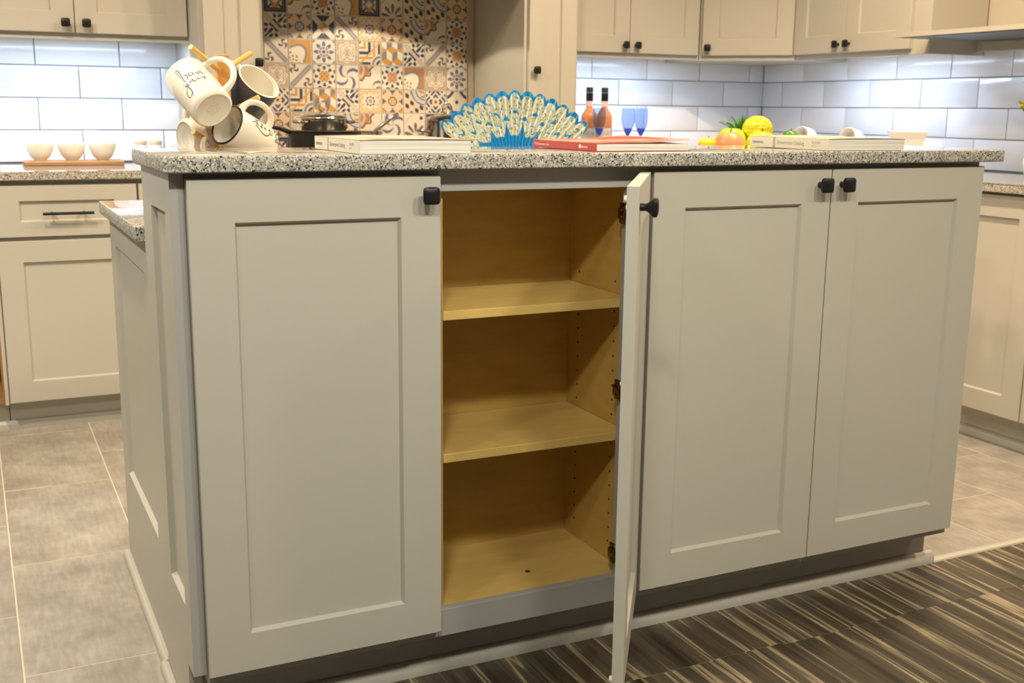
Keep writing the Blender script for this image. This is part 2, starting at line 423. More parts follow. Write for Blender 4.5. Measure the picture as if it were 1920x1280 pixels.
TOPS = ['med cub lan oct dia pin dif str spl scr dam', 'st8 rin pin spr lan dam oct frm cub fle med']
MB().box(.70, 1.80, WY-.003, WY, .90, 1.72).build('grout_bed', mat('sand_grout', (.55,.45,.32), .9), wall_back)
for i, row in enumerate(TOPS[::-1]+ROWS):
    zc = 1.32+.1016*(4.5-i)
    for j, k in enumerate(row.split()):
        xc = .837-.1016+.1016*(j+.5)+.002*0
        if xc+.05 > 1.80:
            continue
        if zc-.05 < .913: continue
        inst('tile', PT[k], wall_back, (xc*1.0+ (xc-.837)*.012, WY-.006, zc))

# ================================================================== joinery parts
def shaker(name, w, h, parent, loc, rz=0, stile=.076, rail=.073, t=.020, rec=.0095, handle=None, ch=.0048):
    """door: frame mesh with its recessed panel below it. local: x 0..w, front y=0 facing -y, z 0..h"""
    b = MB(); e = .0011
    c = ch
    def rect(i, j, y): return [(i, y, j), (w-i, y, j), (w-i, y, h-j), (i, y, h-j)]
    b.rings([rect(stile+c-.002, rail+c-.002, t), rect(.0, .0, t), rect(0, 0, e), rect(e, e, 0), rect(stile, rail, 0), rect(stile+.0006, rail+.0006, .0009), rect(stile+c, rail+c, rec+.0003)], close=True)
    d = b.build(name, PAINT, parent); d.location = loc; d.rotation_euler = (0, 0, rz)
    MB().box(stile+ch-.0025, w-stile-ch+.0025, rec, t-.003, rail+ch-.0025, h-rail-ch+.0025).build('panel', PAINT, d)
    if handle:
        k = link(bpy.data.objects.new('knob', KNOB), d); k.location = handle
    return d
def knob_mesh():
    m = MB(); n = 28
    prof = [(.0065, 0, 2), (.0060, -.008, 2), (.0068, -.012, 2.4), (.0115, -.0175, 3.5), (.0148, -.021, 5), (.0158, -.0235, 6), (.0153, -.0275, 6), (.012, -.0297, 5), (.006, -.0305, 4), (.0012, -.0307, 3)]
    rr = []
    for r, y, q in prof:
        ring = []
        for i in range(n):
            a = 2*PI*(i+.5)/n; ca, sa = math.cos(a), math.sin(a); k = (abs(ca)**q+abs(sa)**q)**(-1/q)
            ring.append((r*k*ca, y, r*k*sa))
        rr.append(ring)
    me = m.rings(rr).mesh('knob', 50); me.materials.append(BLACK); return me
KNOB = knob_mesh()

# ================================================================== island
ZB, ZT, DH = .137, 1.0236, .8866
DW = .4475
BAR = 1.0617
# --- left cabinet
c1 = empty('island_cabinet', (.22, .19, 0), label='island cabinet with one closed shaker door at the left end', cat='cabinet', group='bar height island cabinets')
def child(o): pass
def put_under(p, o):
    o.parent = p; o.matrix_parent_inverse = p.matrix_world.inverted(); return o
bpy.context.view_layer.update()
def under(p):
    """empty parents sit at their base: children are authored in world space"""
    bpy.context.view_layer.update(); return p.matrix_world.inverted()
def adopt(p, objs):
    inv = under(p)
    for o in objs: o.parent = p; o.matrix_parent_inverse = inv
BZ = 1.033
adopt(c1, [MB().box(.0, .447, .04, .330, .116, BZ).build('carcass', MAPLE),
           MB().box(.0, .449, .0215, .040, .116, BZ, .0006).build('face_frame', SHADED_FRAME),
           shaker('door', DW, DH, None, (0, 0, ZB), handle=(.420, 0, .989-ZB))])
# --- open cabinet
c2 = empty('island_cabinet', (.68, .19, 0), label='open island cabinet showing two maple shelves behind a swung door', cat='cabinet', group='bar height island cabinets')
X0, X1 = .451, .903
parts = [MB().box(X0, X0+.016, .0402, .33, .116, BZ).build('side_panel', MAPLE), MB().box(X1-.018, X1, .0402, .33, .116, BZ).build('side_panel', MAPLE),
         MB().box(X0+.016, X1-.018, .310, .318, .150, BZ-.018).build('back_panel', MAPLE),
         MB().box(X0+.016, X1-.018, .0402, .32, .156, .172).build('bottom_panel', MAPLE_S),
         MB().box(X0+.016, X1-.018, .0402, .32, BZ-.018, BZ-.002).build('top_panel', MAPLE)]
for z in (.748, .466):
    parts.append(MB().box(X0+.018, X1-.020, .043, .305, z, z+.018, .0008).build('shelf', MAPLE_S))
ff = MB().box(X0, X0+.0385, .0215, .040, .116, BZ, .0006).box(.854, X1, .0215, .040, .116, BZ, .0006).build('stile', PAINT)
bpy.data.objects.remove(ff)
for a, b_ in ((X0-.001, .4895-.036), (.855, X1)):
    parts.append(MB().box(a, b_, .0215, .040, .116, BZ, .0006).build('stile', SHADED_FRAME))
parts += [MB().box(.4535, .855, .0215, .040, .116, .172, .0006).build('rail', SHADED_FRAME), MB().box(.4535, .855, .0215, .040, .993, BZ, .0006).build('rail', SHADED_FRAME)]
ph = MB()
for y in (.108, .262):
    for z in [.215+.032*i for i in range(19)]:
        if any(abs(z-s-.009) < .02 for s in (.748, .466)): continue
        ph.lathe([(.0026, 0), (.0026, .0012)], 8)
        for v in list(ph.bm.verts)[-16:]:
            p = v.co.copy(); v.co = (X1-.0180-p.z*.6, y+p.x, z+p.y)
parts.append(ph.build('shelf_pin_holes', DARK, kind='stuff'))
kn = MB().lathe([(.006, 0), (.006, .0008)], 10).xf(Matrix.Translation((.695, .12, .172))).build('knot', DARK); parts.append(kn)
hme = MB().box(-.006, .0, -.012, .012, -.021, .021, .002).box(-.012, -.004, -.009, .009, -.012, .012, .003, 2).box(-.016, -.010, -.022, -.004, -.016, .016, .003, 2)
hme.tube([(-.014, -.013, -.006), (-.018, -.013, -.006)], .003, 8).tube([(-.014, -.013, .008), (-.018, -.013, .008)], .003, 8)
hme = hme.mesh('hinge', 40); hme.materials.append(NICKEL)
for z in (.940, .577, .220):
    parts.append(inst('hinge', hme, None, (.857, .034, z)))
ang = -R(55)
HX, HY = .8985, .0
dr = shaker('door', DW, DH, None, (0,0,0), handle=(.028, 0, .989-ZB))
# hinged on its right edge: local x=DW sits on the hinge line, swung towards the viewer by 55 degrees
dr.matrix_world = Matrix.Translation((HX-.003, HY+.002, ZB)) @ Matrix.Rotation(R(55), 4, 'Z') @ Matrix.Translation((-DW, 0, 0))
for zz, nm in ((.866, 'bumper'), (.03, 'bumper')):
    MB().lathe([(.0062, 0), (.0052, .0045)], 12).xf(Matrix.Translation((.0085, .0200, zz)) @ Matrix.Rotation(-PI/2, 4, 'X')).build(nm, PLASTIC, dr)
for z in (.940, .577, .220):
    MB().box(DW-.055, DW-.012, .0195, .026, z-ZB-.018, z-ZB+.018, .003, 2).build('hinge_cup', NICKEL, dr)
parts.append(dr)
adopt(c2, parts)
# --- double cabinet
c3 = empty('island_cabinet', (1.35, .19, 0), label='island cabinet with two closed shaker doors at the right end', cat='cabinet', group='bar height island cabinets')
adopt(c3, [MB().box(.906, 1.812, .04, .330, .116, BZ).build('carcass', MAPLE),
           MB().box(.905, 1.813, .0215, .040, .116, BZ, .0006).build('face_frame', SHADED_FRAME),
           shaker('door', .4505, DH, None, (.9025, 0, ZB), handle=(1.3215-.9025, 0, .990-ZB)),
           shaker('door', .4510, DH, None, (1.3560, 0, ZB), handle=(1.3815-1.3560, 0, .990-ZB))])
# --- end panels on the left side (face -x)
def end_panel(name, x, t, y0, y1, z0, z1, stile, rail0, rail1, label, s0=None, zf=None):
    root = empty(name, (x+t/2, (y0+y1)/2, z0), label=label, cat='panel')
    s0 = s0 or stile
    c = .0055
    def rail_(za, zb, up):      # rail with a sloping edge towards the panel
        o_ = [(x, za), (x, zb), (x+.010, zb+c), (x+t, zb+c), (x+t, za)] if up else [(x, zb), (x, za), (x+.010, za-c), (x+t, za-c), (x+t, zb)]
        return MB().prism(o_, y0+s0, y1-stile, 'y').build('rail', PAINT)
    def stile_(ya, yb, s_, zlo=None):
        o_ = [(x, ya), (x, yb), (x+.010, yb+c), (x+t, yb+c), (x+t, ya)] if s_ > 0 else [(x, yb), (x, ya), (x+.010, ya-c), (x+t, ya-c), (x+t, yb)]
        return MB().prism(o_, zlo if zlo else z0, z1, 'z').build('stile', PAINT)
    ps = [stile_(y0, y0+s0, 1, zf), stile_(y1-stile, y1, -1), rail_(z0, z0+rail0, True), rail_(z1-rail1, z1, False),
          MB().box(x+.0098, x+t-.002, y0+s0+.003, y1-stile-.003, z0+rail0+.003, z1-rail1-.003).build('panel', PAINT)]
    adopt(root, ps); return root
end_panel('end_panel', -.0245, .0235, .020, .335, .002, 1.0335, .105, .25, .068, 'tall recessed end panel on the island under the bar top', s0=.055, zf=.137)
end_panel('end_panel', -.0185, .0195, .337, .985, .002, .8835, .090, .25, .068, 'low recessed end panel on the island under the lower worktop')
adopt(bpy.data.objects['end_panel'], [MB().box(-.0245, -.001, .0188, .0199, .137, 1.0335).build('filler_shade_strip', SHADED_FRAME)])  # thin overlay on the stile front, added to carry the shaded frame tone
# --- lower island cabinets behind
ic = empty('base_cabinet', (.9, .66, 0), label='row of counter height cabinet backs behind the bar, on the island', cat='cabinet')
adopt(ic, [MB().box(.003, 1.812, .337, .955, .10, .8835).build('carcass', PAINT), MB().box(.003, 1.812, .337, .88, .001, .10).build('plinth', PAINT)] +
      [shaker('door', .4505, .73, None, (.4525*(i+1)+.001, .985, .14), rz=PI, handle=(.03, 0, .68)) for i in range(4)])
# --- worktops
MB().box(-.0385, 1.8475, -.0185, .346, BAR-.0272, BAR, .0035, 3).build('bar_worktop', GRANITE, smooth=35, label='raised speckled granite bar top along the front of the island', cat='worktop')
MB().box(-.0400, 1.8475, .3475, .985, .884, .914, .0030, 3).build('island_worktop', GRANITE, smooth=35, label='lower speckled granite worktop behind the bar on the island', cat='worktop')
# --- toe kick and shoe moulding
MB().box(.001, 1.838, .107, .122, .0, .116).build('toe_kick', SHADED_FRAME, label='recessed grey toe kick board under the island doors', cat='board')
def shoe(a, b, axis, c, sgn):
    prof = [(0, 0), (0, .030), (-.004, .0305), (-.010, .027), (-.015, .018), (-.0165, .008), (-.0165, 0)]
    return [(c+sgn*p, z) for p, z in prof]
MB().prism(shoe(0, 0, 'x', .1065, 1), .001, 1.862, 'x').build('trim_2', PAINT, smooth=50, kind='structure', label='quarter round shoe moulding along the island toe kick', cat='trim')
sp = [(-.0188, 0), (-.0188, .018), (-.0252, .020), (-.028, .0205), (-.032, .018), (-.0345, .012), (-.0355, .006), (-.0355, 0)]
MB().prism([(x-.0064, z) for x, z in sp], .107, .3365, 'y').build('trim_3', PAINT, smooth=50, kind='structure', label='short shoe moulding under the tall island end panel', cat='trim')
MB().prism(sp, .337, .985, 'y').build('trim_4', PAINT, smooth=50, kind='structure', label='shoe moulding under the low island end panel', cat='trim')

# ================================================================== back wall base cabinets
FY = 2.292
def base_unit(x0, x1, label, opened=False, drawers=True, y=FY):
    root = empty('base_cabinet', ((x0+x1)/2, 2.6, 0), label=label, cat='cabinet', group='base cabinets along the back wall')
    ps = [MB().box(x0+.001, x1-.001, y+.075, y+.09, 0, .105).build('toe_kick', PAINT)]
    if not opened:
        ps += [MB().box(x0, x1, y+.0215, y+.60, .105, .882).build('carcass', PAINT)]
        w_ = x1-x0-.006
        if drawers:
            dz = shaker('drawer', w_, .175, None, (x0+.003, y, .692), rail=.052)
            m = MB().tube([(w_/2-.083, -.030, .080), (w_/2+.083, -.030, .080)], .0052, 10)
            for s_ in (-.052, .052): m.tube([(w_/2+s_, .009, .080), (w_/2+s_, -.030, .080)], .0042, 8)
            m.build('bar_pull', BLACK, dz, smooth=40)
            ps += [dz, shaker('door', w_, .568, None, (x0+.003, y, .110))]
    else:
        ps += [MB().box(x0, x0+.018, y+.02, y+.60, .105, .882).build('side_panel', PAINT), MB().box(x1-.018, x1, y+.02, y+.60, .105, .882).build('side_panel', BOARD),
               MB().box(x0, x1, y+.59, y+.60, .105, .882).build('back_panel', BOARD), MB().box(x0+.018, x1-.018, y+.03, y+.59, .105, .123).build('bottom_panel', BOARD),
               MB().box(x0+.018, x1-.018, y+.06, y+.59, .45, .468).build('shelf', BOARD),
               MB().box(x1-.012, x1, y, y+.0215, .105, .882, .001).build('stile', PAINT), MB().box(x0, x0+.03, y, y+.0215, .105, .882, .001).build('stile', PAINT),
               MB().box(x0, x1, y, y+.0215, .80, .882, .001).build('rail', PAINT)]
    adopt(root, ps); return root
base_unit(-.250, .219, 'base cabinet with a drawer and bar pull under the row of bowls')
base_unit(-.73, -.251, 'open shelved base cabinet at the left edge of the picture', opened=True)
base_unit(.220, .70, 'base cabinet behind the end of the island, right of the bar pull drawer')
base_unit(.701, 1.80, 'wide base cabinet under the cooktop', drawers=False)
base_unit(1.801, 2.78, 'base cabinet under the wine bottles', drawers=False)
MB().prism([(.0, 0), (.0, .03), (-.006, .03), (-.015, .02), (-.017, 0)], -.73, 2.78, 'x').xf(Matrix.Translation((0, FY+.0745, 0))).build('trim_5', PAINT, kind='structure', label='shoe moulding along the back wall cabinets', cat='trim')
# L shaped worktop
m = MB().prism([(-.9, FY-.012), (2.808, FY-.012), (2.808, -.3), (WX-.007, -.3), (WX-.007, WY-.007), (-.9, WY-.007)], .884, .914, 'z')
bmesh.ops.bevel(m.bm, geom=[e for e in m.bm.edges], offset=.003, segments=2, affect='EDGES')
m.build('wall_worktop', GRANITE, smooth=35, label='long granite worktop running along both tiled walls', cat='worktop')
# right wall base cabinets (fronts face -x)
BX = 2.830
def base_unit_r(y0, y1, label):
    root = empty('base_cabinet', (3.12, (y0+y1)/2, 0), label=label, cat='cabinet', group='base cabinets along the right wall')
    adopt(root, [MB().box(BX+.0215, WX-.01, y0, y1, .105, .882).build('carcass', PAINT), MB().box(BX+.075, BX+.09, y0+.001, y1-.001, 0, .105).build('toe_kick', PAINT),
                 shaker('door', y1-y0-.005, .755, None, (BX, y1-.0025, .118), rz=-PI/2)])
base_unit_r(.664, 1.124, 'base cabinet with a tall shaker door beyond the right end of the island')
base_unit_r(1.125, 1.60, 'base cabinet on the right wall hidden behind the island')
base_unit_r(.20, .663, 'base cabinet on the right wall at the picture edge')
MB().prism([(0, 0), (0, .03), (-.006, .03), (-.015, .02), (-.017, 0)], .20, 1.60, 'y').xf(Matrix.Translation((BX+.0745, 0, 0))).build('trim_6', PAINT, kind='structure', label='shoe moulding along the right wall cabinets', cat='trim')

# ================================================================== wall cabinets
UY = 2.595; UZ = 1.372; UH = .92
def upper_unit(x0, x1, label, dsplit, kn, light):
    root = empty('wall_cabinet', ((x0+x1)/2, 2.76, UZ), label=label, cat='cabinet', group='wall cabinets')
    ps = [MB().box(x0, x1, UY+.0215, WY-.008, UZ+.018, UZ+UH).build('carcass', PAINT), MB().box(x0, x1, UY+.0205, UY+.04, UZ, UZ+UH, .0008).build('face_frame', PAINT)]
    for (a, b_), k in zip(dsplit, kn):
        ps.append(shaker('door', b_-a, UH-.05, None, (a, UY, 1.395), handle=(k-a, 0, .034)))
    adopt(root, ps)
    if light: strip((x0+x1)/2, UY+.052, UZ+.0178, (x1-x0)*.8, 0, lb='cool white lamp bar under the '+light)
    return root
STRIPW = 4.0
def strip(x, y, z, L, rz, e=1.0, lb='slim cool white lamp bar under a wall cabinet'):
    o = MB().box(-L/2, L/2, -.009, .009, -.006, 0, .001).build('led_strip', mat('led_housing', (.8,.8,.8), .4), label=lb, cat='lamp', group='under cabinet lamps')
    o.location = (x, y, z); o.rotation_euler = (0, 0, rz)
    MB().box(-L/2+.01, L/2-.01, -.007, .007, -.0068, -.0058).build('diffuser', LENSC, o)
    l = lamp('strip_light', 'AREA', (0, 0, -.0075), STRIPW*e*L/.6, COOL, o, shape='RECTANGLE', size=L*.95, size_y=.016)
    return o
u1 = upper_unit(-.335, .484, 'wall cabinet with two shaker doors above the row of bowls', ((-.330, .0725), (.0755, .472)), (.041, .112), 'wall cabinet over the bowls')
u0 = upper_unit(-1.20, -.336, 'wall cabinet at the left edge beyond the bowls', ((-1.19, -.77), (-.765, -.342)), (-.80, -.74), 'wall cabinet at the left edge')
u2 = upper_unit(2.052, 2.815, 'wall cabinet with two shaker doors above the wine bottles', ((2.060, 2.4255), (2.4285, 2.802)), (2.397, 2.459), 'wall cabinet over the wine bottles')
# diagonal corner cabinet
A = Vector((2.823, 2.6155)); B = Vector((3.137, 2.300)); dv = (B-A); L = dv.length; ra = math.atan2(dv.y, dv.x)
root = empty('wall_cabinet', (3.1, 2.6, UZ), label='diagonal corner wall cabinet with a single shaker door', cat='cabinet', group='wall cabinets')
nrm = Vector((math.sin(ra), -math.cos(ra)))
ps = [MB().prism([(A.x, A.y), (B.x, B.y), (WX-.008, B.y), (WX-.008, WY-.008), (A.x, WY-.008)], UZ+.0, UZ+UH, 'z').build('carcass', PAINT)]
p0 = A+dv.normalized()*.014+nrm*.0205
ps.append(shaker('door', L-.030, UH-.05, None, (p0.x, p0.y, 1.395), rz=ra, handle=(.030, 0, .034)))
adopt(root, ps)
# right wall unit
root = empty('wall_cabinet', (3.29, 1.9, UZ), label='wall cabinet with two shaker doors beside the second range hood', cat='cabinet', group='wall cabinets')
UXR = 3.114
ps = [MB().box(UXR+.0215, WX-.008, 1.512, 2.298, UZ+.018, UZ+UH).build('carcass', PAINT), MB().box(UXR+.0205, UXR+.04, 1.512, 2.298, UZ, UZ+UH, .0008).build('face_frame', PAINT),
      shaker('door', .329, UH-.05, None, (UXR, 2.294, 1.395), rz=-PI/2, handle=(.294, 0, .034)), shaker('door', .372, UH-.05, None, (UXR, 1.962, 1.395), rz=-PI/2, handle=(.028, 0, .034)),
      MB().box(UXR+.0203, WX-.008, 1.500, 1.5118, UZ, UZ+UH, .0006).build('end_panel', PAINT)]
adopt(root, ps)
strip(3.166, 1.9, UZ+.0178, 0.62, PI/2, .95, 'cool white lamp bar under the right wall cabinet')
# columns beside the cooktop, standing on the worktop
def column(x0, x1, kx, label, y=2.385):
    root = empty('pantry_column', ((x0+x1)/2, 2.65, .9145), label=label, cat='cabinet', group='narrow columns beside the cooktop')
    ps = [MB().box(x0, x1, y+.0215, WY-.008, .9145, 2.3).build('carcass', PAINT)]
    w_ = x1-x0
    ps.append(shaker('door', w_-.030, 1.34, None, (x0+.015-.0, y, .935), stile=.070, handle=(kx-x0-.015, 0, 1.300-.935)))
    adopt(root, ps)
column(.478, .712, .686, 'narrow tall column cabinet left of the patterned tiles')
column(1.800, 2.051, 1.842, 'narrow tall column cabinet right of the patterned tiles')
# cooktop hood between the columns, its lamp lights the patterned tiles
hd = empty('range_hood', (1.255, 2.68, 1.69), label='wooden range hood between the columns above the patterned tiles', cat='hood')
adopt(hd, [MB().box(.7125, 1.7995, 2.36, WY-.01, 1.72, 1.80, .002).build('hood_base', PAINT), MB().box(.7125, 1.7995, 2.36, 2.38, 1.66, 1.72, .002).build('front_valance', PAINT),
           MB().rings([[(.75, 2.40, 1.80), (1.76, 2.40, 1.80), (1.76, 2.9, 1.80), (.75, 2.9, 1.80)], [(.95, 2.55, 2.55), (1.56, 2.55, 2.55), (1.56, 2.9, 2.55), (.95, 2.9, 2.55)]]).build('canopy', PAINT),
           MB().lathe([(.03, 0), (.028, -.006)], 20).xf(Matrix.Translation((1.22, 2.50, 1.7198))).build('lamp_lens', LENS)])
lamp('hood_light', 'SPOT', (1.22, 2.50, 1.655), 14, (1, .85, .65), None, spot_size=R(133), spot_blend=.06, shadow_soft_size=.012)
# second hood on the right wall
h2 = empty('range_hood', (3.2, 1.1, 1.39), label='slim canopy hood with a chimney on the right wall', cat='hood')
adopt(h2, [MB().box(2.944, WX-.008, .72, 1.499, 1.4385, 1.4425, .0005).build('canopy', PAINT), MB().box(2.944, 2.954, .72, 1.499, 1.426, 1.4385, .0005).build('front_lip', PAINT),
           MB().box(2.954, WX-.008, 1.489, 1.499, 1.426, 1.4385).build('end_lip', PAINT), MB().box(2.954, WX-.008, .72, .73, 1.426, 1.4385).build('end_lip', PAINT),
           MB().box(2.97, 3.384, .74, 1.44, 1.425, 1.4384, .001).build('filter', mat('filter_steel', (.10,.095,.085), .4, .8)),
           MB().box(3.15, WX-.008, .74, 1.02, 1.443, 2.6).build('chimney', PAINT), MB().box(3.384, 3.394, .73, 1.489, 1.388, 1.4250, .0005).build('valance', PAINT)])
MB().box(WX-.02, WX-.0005, -.5, 1.499, 1.388, 1.412, .001).build('trim_7', PAINT, kind='structure', label='cap trim above the tiles under the slim hood', cat='trim')
strip(3.414, 1.02, 1.4384, .5, PI/2, .6, 'cool white lamp bar under the slim canopy hood')

# ceiling downlights
DLAB = ['the tiled floor left of the camera', 'the floor in front of the island end panel', 'the planks in front of the single island door', 'the planks in front of the double island doors', 'the planks beyond the right island end', 'the right end of the island', 'the tiled floor left of the island', 'the aisle between the island and the bowls', 'the aisle in front of the cooktop', 'the aisle in front of the wine bottles']
for i, (x, y, e) in enumerate(DOWN):
    r = empty('downlight', (x, y, CEIL-.001), label='recessed ceiling downlight over '+DLAB[i], cat='lamp', group='ceiling downlights in front' if y < 0 else 'ceiling downlights behind')
    MB().lathe([(.085, 0), (.085, -.004), (.066, -.006), (.066, -.001)], 28).build('trim_ring', CEILP, r, smooth=40)
    MB().lathe([(.064, -.0015), (.064, -.0035)], 24).build('lens', LENS, r)
    lamp('downlight_beam', 'SPOT', (0, 0, -.012), e*9, WARM if y < .9 and x < 2 else AMBER, r, spot_size=R(148 if y < -1 else 152), spot_blend=.45, shadow_soft_size=.13 if y < -1 else .05)

# ================================================================== things on the back worktops
WT = .9141
# bowls on a board
bd = MB().box(-.128, .226, 2.66, 2.80, 0, .017, .004, 2).build('serving_board', BOARD, label='long wooden serving board carrying three bowls', cat='board'); bd.location.z = WT
def bowl(r, h):
    out = []; n = 48
    prof = [(.40*r, 0), (.42*r, .003), (.62*r, .012), (.82*r, .030), (.95*r, .050), (1.0*r, h-.003), (.99*r, h), (.955*r, h-.002), (.90*r, .050), (.74*r, .026), (.50*r, .012), (.02, .008)]
    m = MB(); rr = []
    for k, (q, z) in enumerate(prof):
        ring = []
        for i in range(96):
            a = 2*PI*i/96; f = 1+(.012 if (i//2) % 2 and 2 <= k <= 4 else 0)
            ring.append((q*f*math.cos(a), q*f*math.sin(a), z))
        rr.append(ring)
    return m.rings(rr).mesh('bowl', 50)
bme = bowl(.0515, .066); bme.materials.append(CREAM)
for i, (x, lb) in enumerate(((-.068, 'leftmost of the three ribbed cream bowls on the board'), (.044, 'middle one of the three ribbed cream bowls on the board'), (.155, 'rightmost of the three ribbed cream bowls on the board'))):
    o = inst('bowl', bme, None, (x, 2.725, WT+.0172)); tag(o, lb, 'bowl', 'ribbed cream bowls')
# jars
for x, lb in ((.305, 'cream lidded jar against the white tiles, the one nearer the bowls'), (.362, 'cream lidded jar against the white tiles, beside the mug rack')):
    j = empty('jar', (x, 2.78, WT), label=lb, cat='jar', group='cream jars')
    MB().lathe([(.020, 0), (.025, .004), (.026, .055), (.024, .068), (.021, .074)], 28).build('body', CREAM, j, smooth=40)
    MB().lathe([(.0225, .0745), (.0235, .078), (.0235, .088), (.021, .0905)], 28).build('lid', mat('beige_lid', (.72,.60,.40), .4), j, smooth=40)
# cooktop and pots
ck = empty('cooktop', (1.25, 2.58, WT), label='black glass cooktop under the pots', cat='cooktop')
MB().box(-.45, .45, -.24, .24, 0, .008, .002).build('glass', PANBLK, ck)
for x, y in ((-.25, .1), (-.25, -.1), (.25, .1), (.25, -.1), (0, 0)):
    MB().lathe([(.075, .0082), (.075, .0088), (.070, .0088)], 32).build('burner_ring', mat('burner_ring', (.2,.2,.2), .5), ck).location = (x, y, 0)
def loop(x, z, r, n=18, y=0, sx=1.0): return [(x+sx*r*math.cos(PI*2*i/n), y, z+r*math.sin(PI*2*i/n)) for i in range(n)]
CT = WT+.0092
def pot(name, x, y, z, r, h, label, bodymat=STEEL, lid=True, handles=True, knob=True, rz=0):
    p = empty(name, (x, y, z), rz=rz, label=label, cat='pot')
    MB().lathe([(r*.96, 0), (r, .006), (r, h-.004), (r*1.03, h), (r*.985, h-.001), (r*.97, .012), (.01, .010)], 40).build('body', bodymat, p, smooth=40)
    if lid:
        l = MB().lathe([(r*1.035, h+.001), (r*1.035, h+.006), (r*.9, h+.013), (r*.5, h+.024), (.012, h+.028)], 40).build('lid', STEEL, p, smooth=60)
        if knob: MB().tube(loop(0, h+.048, .021), .0042, 8, close=True).build('lid_loop', STEEL, l, smooth=60)
    if handles:
        for s_ in (-1, 1):
            MB().tube([(s_*r*.99, -.032, h*.72), (s_*(r+.032), -.028, h*.74), (s_*(r+.042), 0, h*.75), (s_*(r+.032), .028, h*.74), (s_*r*.99, .032, h*.72)], .0062, 8).build('handle', STEEL, p, smooth=60)
    return p
# large dark pan with a steel casserole standing on it
p = empty('frying_pan', (.985, 2.56, CT), label='black sided pan under the small steel casserole', cat='pan')
MB().lathe([(.13, 0), (.135, .004), (.145, .118), (.152, .124), (.145, .122), (.12, .114), (.005, .114)], 40).build('body', PANBLK, p, smooth=40)
MB().tube([(-.145, -.02, .118), (-.19, -.03, .136), (-.25, -.04, .146)], [.009, .011, .008], 8).build('handle', PANBLK, p, smooth=50)
cas = pot('casserole', .985, 2.56, CT+.125, .090, .046, 'small lidded steel casserole with a loop on its lid', rz=.2)
sk = empty('saucepan', (1.205, 2.76, CT), label='steel saucepan with a long raised handle beside the casserole', cat='pan')
MB().lathe([(.085, 0), (.09, .005), (.092, .115), (.096, .119), (.089, .116), (.086, .01), (.004, .01)], 36).build('body', STEEL, sk, smooth=40)
MB().tube([(.02, -.09, .110), (.04, -.10, .130), (.09, -.125, .175), (.12, -.135, .193)], [.007, .008, .009, .007], 8).build('handle', STEEL, sk, smooth=50)
pot('stock_pot', 1.535, 2.60, CT, .092, .168, 'tall lidded steel stock pot beside the blue fan')
# wine bottles
def wine(x, y, label):
    b = empty('wine_bottle', (x, y, WT), label=label, cat='bottle', group='wine bottles')
    g = mat('rose_glass', (.82,.30,.10), .08); g.node_tree.nodes['Principled BSDF'].inputs['Transmission Weight'].default_value = .45
    MB().lathe([(.033, 0), (.037, .004), (.037, .185), (.034, .205), (.024, .222), (.0155, .234), (.0145, .25), (.0145, .318), (.012, .32)], 36).build('body', g, b, smooth=40)
    MB().lathe([(.0152, .266), (.0160, .268), (.0160, .325), (.0150, .327)], 24).build('capsule', BLACK, b, smooth=40)
    MB().lathe([(.0164, .302), (.0164, .305)], 24).build('foil_band', mat('foil_silver', (.6,.6,.6), .3, 1), b)
    MB().lathe([(.0150, .236), (.0152, .2655)], 24, cap0=False, cap1=False).build('neck_foil', mat('blush_foil', (.75,.55,.45), .4), b, smooth=40)
    L = MB(); n = 16; a0, a1 = R(235-62), R(235+62)
    rr = [[(.0374*math.cos(a0+(a1-a0)*i/n), .0374*math.sin(a0+(a1-a0)*i/n), z) for i in range(n+1)] for z in (.05, .145)]
    for i in range(n): L.poly([rr[0][i], rr[0][i+1], rr[1][i+1], rr[1][i]])
    lab = L.build('label', mat('paper_label', (.78,.70,.62), .7), b, smooth=40)
    I = MB(); rnd = random.Random(3)
    for q in range(9):
        a = R(235-48+q*11)
        wd = R(rnd.uniform(2, 5)); 
        I.poly([(.0378*math.cos(t), .0378*math.sin(t), z) for t, z in ((a, .112), (a+wd, .112), (a+wd, .131), (a, .131))])
    for k, z in enumerate((.094, .082, .070)):
        for q in range(7):
            a = R(235-34+q*10); I.poly([(.0378*math.cos(t), .0378*math.sin(t), zz) for t, zz in ((a, z), (a+R(7), z), (a+R(7), z+.003), (a, z+.003))])
    I.build('label_print', INKG, lab)
wine(2.262, 2.66, 'rose wine bottle with black capsule nearest the narrow column')
wine(2.345, 2.665, 'rose wine bottle with black capsule behind the single blue flute')
# blue flutes
BG = mat('cobalt_glass', (.58,.70,.96), .02); BG.node_tree.nodes['Principled BSDF'].inputs['Transmission Weight'].default_value = 1.0; BG.node_tree.nodes['Principled BSDF'].inputs['IOR'].default_value = 1.18
BGD = mat('cobalt_glass_base', (.16,.24,.86), .03); BGD.node_tree.nodes['Principled BSDF'].inputs['Transmission Weight'].default_value = .85
CLR = mat('clear_stem_glass', (.9,.93,1), .02); CLR.node_tree.nodes['Principled BSDF'].inputs['Transmission Weight'].default_value = 1.0; CLR.node_tree.nodes['Principled BSDF'].inputs['IOR'].default_value = 1.1
def flute(x, y, label):
    f = empty('champagne_flute', (x, y, WT), label=label, cat='glass', group='blue champagne flutes')
    MB().lathe([(.0205, .1462), (.0265, .160), (.0305, .18), (.0310, .205), (.0285, .236), (.0275, .236), (.0300, .205), (.0293, .18), (.0253, .160), (.0192, .1470)], 32, cap0=False, cap1=False).build('bowl', BG, f, smooth=60)
    MB().lathe([(.0035, .112), (.008, .118), (.0150, .132), (.0205, .146), (.0192, .1468), (.0138, .134), (.007, .124), (.001, .121)], 24).build('bowl_base', BGD, f, smooth=60)
    MB().lathe([(.033, 0), (.033, .002), (.006, .006), (.0035, .012), (.0035, .1115)], 28).build('stem', CLR, f, smooth=40)
